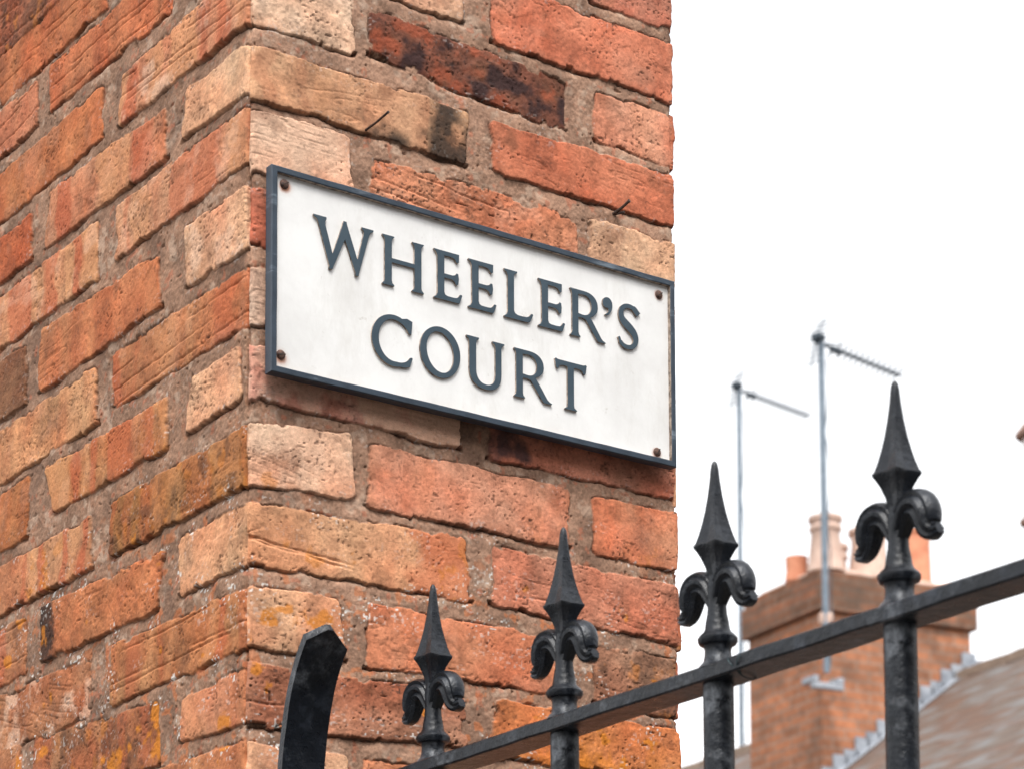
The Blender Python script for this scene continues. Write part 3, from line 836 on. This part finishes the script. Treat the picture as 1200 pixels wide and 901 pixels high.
for k, (sx_, sz_) in enumerate(SCREWS):
    b = MB(); bm = b.bm
    prof = [(.0048, 0), (.0048, .0010), (.0040, .0020), (.0026, .0027), (.0009, .0029)]
    b.lathe((sx_, YP, sz_), prof, 24, axis=(0, -1, 0))
    sa = (.5, .6, .15, .9)[k]
    for v in bm.verts:      # slot across the dome
        dx, dz = v.co.x-sx_, v.co.z-sz_
    b.lathe((sx_, YP+.001, sz_), [(.0022, 0), (.0022, -.016), (.0060, -.0161), (.0060, -.024)], 12, axis=(0, -1, 0))
    o_ = b.build('screw', M['screw'], sign, 'auto')
    b = MB(); d = Vector((math.cos(sa), 0, math.sin(sa))); n_ = Vector((-math.sin(sa), 0, math.cos(sa)))
    c0 = Vector((sx_, YP-.00305, sz_)) - d*.0042 - n_*.0005
    b.boxf(c0, d*.0084, n_*.0010, (0, .0012, 0)); b.build('screw_slot', M['nail'], o_)

# ------------------------------------------------------------------ nails in the joints
def nail(base, tip, r, label, extra=None):
    b = MB(); b0 = Vector(base); t_ = Vector(tip)
    b.tube([b0-(t_-b0)*.3, b0, b0.lerp(t_, .5)+Vector((.0004, 0, -.0005)), t_], r, 8)
    d = (t_-b0).normalized()
    b.lathe(t_-d*.0006, [(r*1.0, 0), (r*1.35, .0006), (r*1.2, .0016)], 10, axis=d)
    if extra:
        b.tube([b0-Vector((0, -.006, 0)), Vector(extra)], r*.9, 8)
    o_ = b.build('nail', M['nail'], None, 'auto')
    for v in o_.data.vertices: v.co -= b0
    o_.location = b0
    tag(o_, label, 'nail', 'rusty nails left in the wall joints')
nail((.1345, .001, 2.7448), (.1345+.006, -.034, 2.7525), .0012, 'long thin dark nail sticking out of the joint above the left part of the sign')
nail((.4560, .001, 2.7395), (.4615, -.018, 2.7475), .0016, 'short stubby dark nail stuck in the joint above the right end of the sign', extra=(.4612, -.010, 2.7380))

# ------------------------------------------------------------------ iron railings
FX, PITCH, NY0 = .0965, .2020, -.180
fence = empty('iron_railings', (FX, -1.2, 0))
tag(fence, 'black painted iron railings with spear and curled leaf finials running out from the brick wall', 'railings')
SLP = .018      # the rail rises a touch away from the wall
ZC1 = 2.0770    # height of the collar of the first bar
def railz(y): return (NY0-y)*SLP
def oct_bar(b, c, r0, z0, z1):
    b.lathe(c, [(r0, z0), (r0, z1)], 20)
fin_meshes = None
def finial_geo():
    """spear head, neck with two curled leaves along the fence, vase and collar; z = 0 at the collar's foot"""
    b = MB(); q = math.sqrt(2)
    # square spear head, sides hollowed, soft ridges
    prof = [(.0068, .0500), (.0070, .0570), (.0085, .0640), (.0120, .0720), (.0156, .0778), (.0174, .0800), (.0178, .0818), (.0160, .0838), (.0134, .0905), (.0108, .0990), (.0084, .1090), (.0062, .1210), (.0044, .1340), (.0034, .1440), (.0026, .1480), (.0012, .1502)]
    c = Vector((0, 0, 0)); n = 16; rings = []
    for r, h in prof:
        ring = []
        for i in range(n):
            t = 2*math.pi*i/n + math.pi/4
            f = ((t-math.pi/4) % (math.pi/2))/(math.pi/2)     # 0 at a ridge
            e = abs(f-.5)*2                                     # 1 at a ridge, 0 mid-face
            sq = 1/(abs(math.cos((f-.5)*math.pi/2))*q)         # flat side
            hol = 1-.20*(1-e)**1.2
            sqr = min(1.0, max(.25, (.150-h)/.05))
            rr = r*((sq*hol*1.06)*sqr + .98*(1-sqr))
            if i % 4 == 0: rr *= .965
            ring.append(b.bm.verts.new((rr*math.cos(t), rr*math.sin(t), h)))
        rings.append(ring)
    for p_, q_ in zip(rings, rings[1:]):
        for i in range(n): b.bm.faces.new((p_[i], p_[(i+1) % n], q_[(i+1) % n], q_[i]))
    b.bm.faces.new(rings[0][::-1]); b.bm.faces.new(rings[-1])
    # stem, vase and collar
    b.lathe(c, [(.0170, -.0185), (.0150, -.0160), (.0118, -.0125), (.0108, -.0080), (.0106, -.003), (.0118, .0), (.0146, .0012), (.0160, .0038), (.0160, .0062), (.0140, .0088), (.0112, .0112), (.0100, .0140), (.0094, .0190), (.0080, .0260), (.0074, .0340), (.0078, .0420), (.0078, .0500), (.0066, .0560)], 20)
    # curled leaves along y
    for s in (-1, 1):
        ctl = [(.000, .0300), (.0045, .0400), (.0090, .0480), (.0160, .0525), (.0250, .0535), (.0330, .0510), (.0375, .0450), (.0395, .0385), (.0425, .0330), (.0490, .0302), (.0560, .0312)]
        P_ = [Vector((0, s*(a_ if a_ < .006 else 0.006+(a_-.006)*.74), b_)) for a_, b_ in ctl]
        pts = []
        for i in range(len(P_)-1):
            p0, p1, p2, p3 = P_[max(i-1, 0)], P_[i], P_[i+1], P_[min(i+2, len(P_)-1)]
            for k in range(3):
                t = k/3
                pts.append(.5*((2*p1)+(p2-p0)*t+(2*p0-5*p1+4*p2-p3)*t*t+(3*p1-p0-3*p2+p3)*t**3))
        pts.append(P_[-1])
        N_ = len(pts)
        tp = []
        for i in range(N_):
            u = i/(N_-1)
            wx = .55+.55*math.sin(math.pi*min(u*1.15, 1))**.8 if u < .9 else .55+.2
            wn_ = (.55+.70*math.sin(math.pi*min(1, u*1.0))) * (1 if u < .85 else 1-(u-.85)*1.2)
            tp.append((wx*(1 if u < .85 else 1-(u-.85)*2.4), wn_))
        sec = [(0, -6.2), (5.5, -6.0), (8.2, -4.0), (6.4, -2.0), (9.2, -.2), (9.6, 1.6), (6.6, 3.2), (7.6, 5.0), (4.0, 6.4), (0, 6.8)]
        sec = sec + [(-a_, b_) for a_, b_ in sec[::-1][1:-1]]
        sec = [(a_/1000, b_*1.38/1000) for a_, b_ in sec]
        b.sweep(pts, sec, (s*1.0, 0, 0), taper=tp)
    me_ = bpy.data.meshes.new('finial')
    bmesh.ops.recalc_face_normals(b.bm, faces=b.bm.faces)
    b.bm.to_mesh(me_); b.bm.free()
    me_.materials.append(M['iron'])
    me_.polygons.foreach_set('use_smooth', [True]*len(me_.polygons)); me_.set_sharp_from_angle(angle=R(32))
    return me_
fin_me = finial_geo()
b = MB(); b.lathe((0, 0, 0), [(.0123, 0), (.0123, 2.3)], 20)
for v in b.bm.verts:
    pass
bm = b.bm
bar_me = bpy.data.meshes.new('bar'); bmesh.ops.recalc_face_normals(bm, faces=bm.faces); bm.to_mesh(bar_me); bm.free()
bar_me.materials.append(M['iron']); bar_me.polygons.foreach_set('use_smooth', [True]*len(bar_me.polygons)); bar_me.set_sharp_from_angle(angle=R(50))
RT = -.0175       # top of the rail below the collar's foot
RH, RW = .0125, .034
random.seed(11)
for i in range(13):
    y = NY0 - i*PITCH
    zc = ZC1 + railz(y)
    o_ = bpy.data.objects.new('bar', bar_me); COL.objects.link(o_); o_.parent = fence
    o_.location = Vector((FX, y, 0)) - fence.location
    o_.scale = (1, 1, (zc+RT-.003)/2.3)
    f_ = bpy.data.objects.new('finial', fin_me); COL.objects.link(f_); f_.parent = o_
    f_.scale = (1, 1, 1/o_.scale.z)
    f_.location = (0, 0, zc/o_.scale.z)
    f_.rotation_euler = (R(random.uniform(-.8, .8)), R(random.uniform(-.8, .8)), R(random.uniform(-4, 4)))
def rail(name, dz, zfix=None):
    b = MB(); ys = [.012] + [NY0 - k*PITCH/6 for k in range(-5, 6*13)]
    sec = [(-RW/2, -RH/2+.0015), (-RW/2+.0015, -RH/2), (RW/2-.0015, -RH/2), (RW/2, -RH/2+.0015), (RW/2, RH/2-.0015), (RW/2-.0015, RH/2), (-RW/2+.0015, RH/2), (-RW/2, RH/2-.0015)]
    pts = [Vector((FX + random.uniform(-.0005, .0005), y, (ZC1+railz(y) if zfix is None else zfix) + dz + random.uniform(-.0004, .0004))) for y in ys]
    b.sweep(pts, [(a_, b_) for a_, b_ in sec], (1, 0, 0))
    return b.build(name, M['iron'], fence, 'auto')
rail('top_rail', RT-RH/2)
rail('bottom_rail', 0, .16)

# ------------------------------------------------------------------ the curved flat bar beside the wall's corner
ib = empty('curved_iron_bar', (.034, -.05, 0))
tag(ib, 'black curved flat iron bar with a pointed end standing in front of the brick corner', 'iron bar')
YT = [(0.0, -.046), (1.6, -.046), (1.95, -.046), (2.02, -.0465), (2.06, -.0480), (2.09, -.0520), (2.12, -.0595), (2.145, -.0690), (2.165, -.0795), (2.180, -.0905), (2.1885, -.0985), (2.1950, -.1060)]
b = MB(); x0_, x1_ = .0105, .0565; xm = (x0_+x1_)/2; T_ = .0085
rings = []
pts = [Vector((xm, y, z)) for z, y in YT]
dense = []
for i in range(len(pts)-1):
    p0, p1, p2, p3 = pts[max(i-1, 0)], pts[i], pts[i+1], pts[min(i+2, len(pts)-1)]
    for k in range(4):
        t = k/4; dense.append(.5*((2*p1)+(p2-p0)*t+(2*p0-5*p1+4*p2-p3)*t*t+(3*p1-p0-3*p2+p3)*t**3))
dense.append(pts[-1])
# the tip: shoulders lie .024 below the apex along the bar
tot = [0]
for a_, b_ in zip(dense, dense[1:]): tot.append(tot[-1]+(b_-a_).length)
Lb = tot[-1]; NWX = 9
from mathutils import noise as mnz
for i, p_ in enumerate(dense):
    t_ = (dense[min(i+1, len(dense)-1)]-dense[max(i-1, 0)]).normalized(); nrm = Vector((0, t_.z, -t_.y))*-1
    back = []; front_ = []
    for k in range(NWX):
        u = k/(NWX-1)*2-1
        cut = .0205*abs(u+.12 if u < -.12 else (u+.12)*.9)      # how much shorter the bar is here
        q = p_.copy()
        over = tot[i]-(Lb-cut)
        if over > 0: q = q - t_*over
        jit = .0009*mnz.noise(Vector((u*3, q.z*30, 4)))
        q.x = xm + u*(x1_-x0_)/2 + .0006*mnz.noise(Vector((u, q.z*25, 0)))
        front_.append(b.bm.verts.new(q + nrm*(T_/2+jit+.0012*(1 if q.z < 2.09 and abs(u) < .8 else 0)*mnz.noise(Vector((u*2, q.z*70, 9))))))
        back.append(b.bm.verts.new(q - nrm*T_/2))
    rings.append(front_ + back[::-1])
m_ = len(rings[0])
for p_, q_ in zip(rings, rings[1:]):
    for i in range(m_):
        b.bm.faces.new((p_[i], p_[(i+1) % m_], q_[(i+1) % m_], q_[i]))
b.bm.faces.new(rings[0][::-1])
for k in range(NWX-1):
    r_ = rings[-1]; b.bm.faces.new((r_[k], r_[k+1], r_[m_-2-k], r_[m_-1-k]))
bmesh.ops.remove_doubles(b.bm, verts=b.bm.verts, dist=.00005)
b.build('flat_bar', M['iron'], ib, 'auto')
# ------------------------------------------------------------------ wire looped round the top rail
def loop_wire():
    y0_ = NY0-2*PITCH-.026; zc = ZC1+railz(y0_)+RT-RH/2
    pts = []
    for k in range(60):
        t = k/59*2*math.pi*1.6 + .4
        pts.append((FX+.0185*math.cos(t)*(1+.05*math.sin(3*t)), y0_ - .018*k/59 + .006*math.sin(t*1.3), zc + .0088*math.sin(t)))
    b = MB(); b.tube(pts, .0006, 6)
    o_ = b.build('wire', M['wire'], None, True)
    for v in o_.data.vertices: v.co -= Vector(pts[0])
    o_.location = pts[0]
    tag(o_, 'thin dark green wire looped around the top rail to the right of the brick wall', 'wire')
loop_wire()

# ------------------------------------------------------------------ background: a house, its roof and chimney stack
aR = R(-8.533)
eR = Vector((math.cos(aR), math.sin(aR), 0)); eL = Vector((-math.sin(aR), math.cos(aR), 0)); UPV = Vector((0, 0, 1))
PC0 = Vector((11.642, 11.717, 0))
def K(r, l, z): return PC0 + eR*r + eL*l + UPV*z
house = empty('terraced_house', K(1, 1, 0))
tag(house, 'brick house behind the railings with a slate roof and a tall orange brick chimney stack', 'house')
# roof plane: passes through the flashing line on the stack's right face
def roofz(r): return 5.245 + .748*r + .0*r
RIDGE = 1.36
W0, W1 = -14.0, 9.0          # extent along eL
b = MB(); EAVE = -4.2; 
def rq(r0, r1, l0, l1, dz=0):
    pts = [K(r0, l0, roofz(r0)+dz), K(r1, l0, roofz(r1)+dz), K(r1, l1, roofz(r1)+dz), K(r0, l1, roofz(r0)+dz)]
    s_ = math.hypot(1, .748)
    return pts, [(l0, r0*s_), (l0, r1*s_), (l1, r1*s_), (l1, r0*s_)]
pts, uv = rq(EAVE, RIDGE, W0, W1); b.poly(pts, 0, uv)
zr = roofz(RIDGE)
far = [K(RIDGE, W0, zr), K(2*RIDGE-EAVE, W0, roofz(EAVE)), K(2*RIDGE-EAVE, W1, roofz(EAVE)), K(RIDGE, W1, zr)]
b.poly(far, 0, [(W0, 0), (W0, 7), (W1, 7), (W1, 0)])
# thickness underneath
b.poly([p - UPV*.12 for p in pts[::-1]], 0, uv)
for e0, e1 in ((pts[0], pts[3]),):
    b.poly([e0, e1, e1-UPV*.12, e0-UPV*.12], 0)
rf = b.build('roof', M['slate'], house)
b = MB()
for k in range(50):     # ridge tiles
    l0 = W0+k*.46
    if l0 > W1-.4: break
    prof = [(-.12, -.10), (-.08, -.02), (0, .02), (.08, -.02), (.12, -.10)]
    for (a0, h0), (a1, h1) in zip(prof, prof[1:]):
        b.poly([K(RIDGE+a0, l0, zr+h0+.01), K(RIDGE+a1, l0, zr+h1+.01), K(RIDGE+a1, l0+.45, zr+h1+.02), K(RIDGE+a0, l0+.45, zr+h0+.02)])
b.build('ridge_tiles', M['cap_brick'], rf)
b = MB(); ZE = roofz(EAVE)-.1
b.boxf(K(EAVE+.3, W0+.2, 0), eR*(2*RIDGE-2*EAVE-.6), eL*(W1-W0-.4), UPV*(ZE+.1))
for l_ in (W0+.2, W1-.2):
    b.poly([K(EAVE+.3, l_, ZE+.1), K(2*RIDGE-EAVE-.3, l_, ZE+.1), K(RIDGE, l_, zr-.15)])
b.build('wall', M['stack_brick'], house)
# chimney stack
SWR, SWL = 1.43, 1.02
st = MB(); zb_ = 4.6
st.boxf(K(0, 0, zb_), eR*SWR, eL*SWL, UPV*(6.60-zb_))
stack = st.build('chimney_stack', M['stack_brick'], house)
ct = MB()
ct.boxf(K(-.045, -.045, 6.605), eR*(SWR+.09), eL*(SWL+.09), UPV*.245, 0, .006)
ct.boxf(K(-.025, -.025, 6.85), eR*(SWR+.05), eL*(SWL+.05), UPV*.075, 0, .006)
ct.build('oversailing_courses', M['cap_brick'], stack)
fl = MB()
fl.boxf(K(.06, .06, 6.92), eR*(SWR-.12), eL*(SWL-.12), UPV*.07, 0, .03)
fl.build('mortar_flaunching', M['buff_clay'], stack)
ZT = 6.96
def pot(r, l, h, r0, r1, mat, rim=True, band=True):
    b = MB(); c_ = K(r, l, ZT)
    prof = [(r0*1.12, 0), (r0*1.08, .04), (r0, .09), (r1, h-.13)]
    if band: prof += [(r1*1.02, h-.125), (r1*1.14, h-.115), (r1*1.14, h-.085), (r1*1.03, h-.07)]
    if rim: prof += [(r1*1.05, h-.05), (r1*1.20, h-.04), (r1*1.20, h-.005), (r1*1.1, h)]
    else: prof += [(r1*1.05, h-.03), (r1*1.06, h)]
    prof += [(r1*.82, h), (r1*.80, h-.25)]
    b.lathe(c_, prof, 28)
    b.build('chimney_pot', mat, stack, 'auto')
pot(.11, .48, .20, .085, .085, M['terracotta'], False, False)
pot(.17, .16, .45, .135, .112, M['buff_clay'])
pot(.38, .36, .30, .11, .10, M['buff_clay'])
pot(.62, .22, .42, .16, .135, M['buff_clay'], True, False)
pot(1.24, .42, .56, .115, .105, M['terracotta'], True, False)
# stepped lead flashing on the right-hand face
fl = MB()
k = 0; r_ = -.02
while r_ < SWR-.02:
    z_ = roofz(r_)
    fl.boxf(K(r_, -.022, z_-.04), eR*.135, eL*.012, UPV*(.19+.03*(k % 2)))
    r_ += .104; k += 1
pts = [K(-.05, -.10, roofz(-.05)+.012), K(SWR+.05, -.10, roofz(SWR+.05)+.012), K(SWR+.05, -.012, roofz(SWR+.05)+.02), K(-.05, -.012, roofz(-.05)+.02)]
fl.poly(pts)
fl.build('lead_flashing', M['lead'], stack)
fl = MB(); fl.boxf(K(-.03, -.06, roofz(-.05)-.12), eR*.02, eL*(SWL+.1), UPV*.22); fl.build('apron_flashing', M['lead'], stack)

# ------------------------------------------------------------------ aerials
def aerial(x_base, x_top, boomlen, label, r=.022, nel=11):
    pb, pt = Vector(x_base), Vector(x_top)
    root = empty('television_aerial', pb)
    tag(root, label, 'aerial', 'television aerials on poles above the houses')
    b = MB(); b.tube([pb, pt], r, 10); b.build('mast', M['galv'], root, 'auto')
    d = Vector((.98899, .14798, 0)).normalized(); s_ = Vector((-.14798, .98899, 0))
    o0 = pt - UPV*.06
    b = MB()
    b.tube([o0 - d*.10, o0 + d*boomlen], .014, 8)
    b.build('boom', M['alu'], root, 'auto')
    for k in range(nel):
        c_ = o0 + d*(.26 + (boomlen-.28)*k/(nel-1))
        e = MB()
        for sg in (-1, 1):
            e.tube([c_ - (UPV*.036*sg + s_*.06), c_ + (UPV*.036*sg + s_*.06)], .008, 5)
        e.boxf(c_-d*.012-s_*.012-UPV*.014, d*.024, s_*.024, UPV*.028)
        e.build('director', M['alu'], root)
    e = MB(); c_ = o0 + d*.17
    e.boxf(c_-d*.05-s_*.02-UPV*.03, d*.12, s_*.04, UPV*.045, 0, .006)
    for q in (-.05, .05): e.tube([c_-s_*.08+UPV*.02, c_+s_*.08+UPV*.02+UPV*q], .006, 6)
    e.build('dipole', M['alu'], root)
    for sg in (-1, 1):
        g = MB(); p0 = o0 - d*.06
        for k in range(4):
            q = p0 + (UPV*sg*.9 + d*(-.25 if sg < 0 else .42)).normalized()*(.03+.05*k)
            g.tube([q - s_*.08, q + s_*.08], .006, 5)
        g.tube([p0, p0+(UPV*sg*.9 + d*(-.25 if sg < 0 else .42)).normalized()*.27], .007, 5)
        g.build('reflector', M['alu'], root)
    cpts = [o0 + d*.15]
    for k in range(1, 15):
        cpts.append(pt.lerp(pb, k/14) + s_*(-.03 + .018*math.sin(k*1.9)) + d*(.03+.02*math.sin(k*1.3)))
    g = MB(); g.tube(cpts, .005, 5); g.build('cable', M['alu'], root)
    g = MB(); g.boxf(o0-d*.08-s_*.035+UPV*.02, d*.10, s_*.07, UPV*.045, 0, .008); g.build('clamp', M['alu'], root)
    return root
RA = aerial((11.493, 11.495, 6.05), (11.348, 11.344, 8.60), .97, 'taller nearer television aerial strapped to the front corner of the brick chimney stack', .026)
b = MB()
b.lathe((11.492, 11.494, 6.46), [(.028, -.05), (.055, -.03), (.06, .03), (.035, .06)], 14)
b.build('mast_collar', M['buff_clay'], RA, 'auto')
b = MB()
b.boxf(Vector((11.47, 11.47, 5.92))-eR*.12, eR*.28, eL*.05, UPV*.05, 0, .008)
b.boxf(Vector((11.47, 11.47, 5.97))-eR*.12, eR*.05, eL*.17, UPV*.05, 0, .008)
b.boxf(Vector((11.47, 11.47, 5.97))+eR*.11, eR*.05, eL*.17, UPV*.05, 0, .008)
b.build('wall_bracket', M['lead'], RA)
aerial((14.40, 15.83, 6.3), (14.226, 15.595, 10.10), 1.05, 'fainter shorter looking television aerial standing left of the chimney stack', .026, 11)

# ------------------------------------------------------------------ street lantern at the right edge
lp = empty('street_lamp', (7.823, 5.910, 0))
tag(lp, 'lantern of a street lamp just reaching in at the right edge of the picture', 'street lamp')
cx, cy = 7.823, 5.910
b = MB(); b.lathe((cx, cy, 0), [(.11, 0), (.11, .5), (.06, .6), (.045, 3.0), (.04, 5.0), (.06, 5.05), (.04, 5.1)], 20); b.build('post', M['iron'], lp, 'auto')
b = MB(); b.lathe((cx, cy, 5.10), [(.05, 0), (.175, .055), (.188, .065), (.188, .09), (.17, .10)], 8); b.build('base_ring', M['copper'], lp)
b = MB(); b.lathe((cx, cy, 5.20), [(.172, 0), (.165, .40)], 8); b.build('glazing', M['glass'], lp)
b = MB(); b.lathe((cx, cy, 5.60), [(.20, 0), (.20, .02), (.12, .12), (.06, .20), (.03, .24), (.035, .27), (.01, .31)], 8); b.build('roof', M['copper'], lp)

# ------------------------------------------------------------------ building added unseen behind the viewpoint: blocks low sky, darkens reflections
hb_ = empty('unseen_light_blocker', (-1, -10, 0))
tag(hb_, 'plain grey building added unseen behind the viewpoint to block low sky and shape reflections', 'building')
b = MB(); b.box(-16, 12, -15, -7.2, -.13, 6.4); b.build('wall', M['render'], hb_)
b = MB()
b.poly([(-16.3, -6.9, 6.3), (12.3, -6.9, 6.3), (12.3, -11.1, 8.2), (-16.3, -11.1, 8.2)], 0, [(0, 0), (28.6, 0), (28.6, 4.6), (0, 4.6)])
b.poly([(-16.3, -11.1, 8.2), (12.3, -11.1, 8.2), (12.3, -15.3, 6.3), (-16.3, -15.3, 6.3)], 0, [(0, 0), (28.6, 0), (28.6, 4.6), (0, 4.6)])
b.build('roof', M['slate'], hb_)
for k in range(6):
    for z_ in (.9, 3.8):
        b = MB(); b.box(-14+k*4.4, -12.9+k*4.4, -7.2, -7.16, z_, z_+1.5); f_ = b.build('window', M['glass'], hb_)
        b = MB(); b.box(-14.08+k*4.4, -12.82+k*4.4, -7.2, -7.1, z_-.1, z_-.005); b.build('sill', M['paving'], f_)
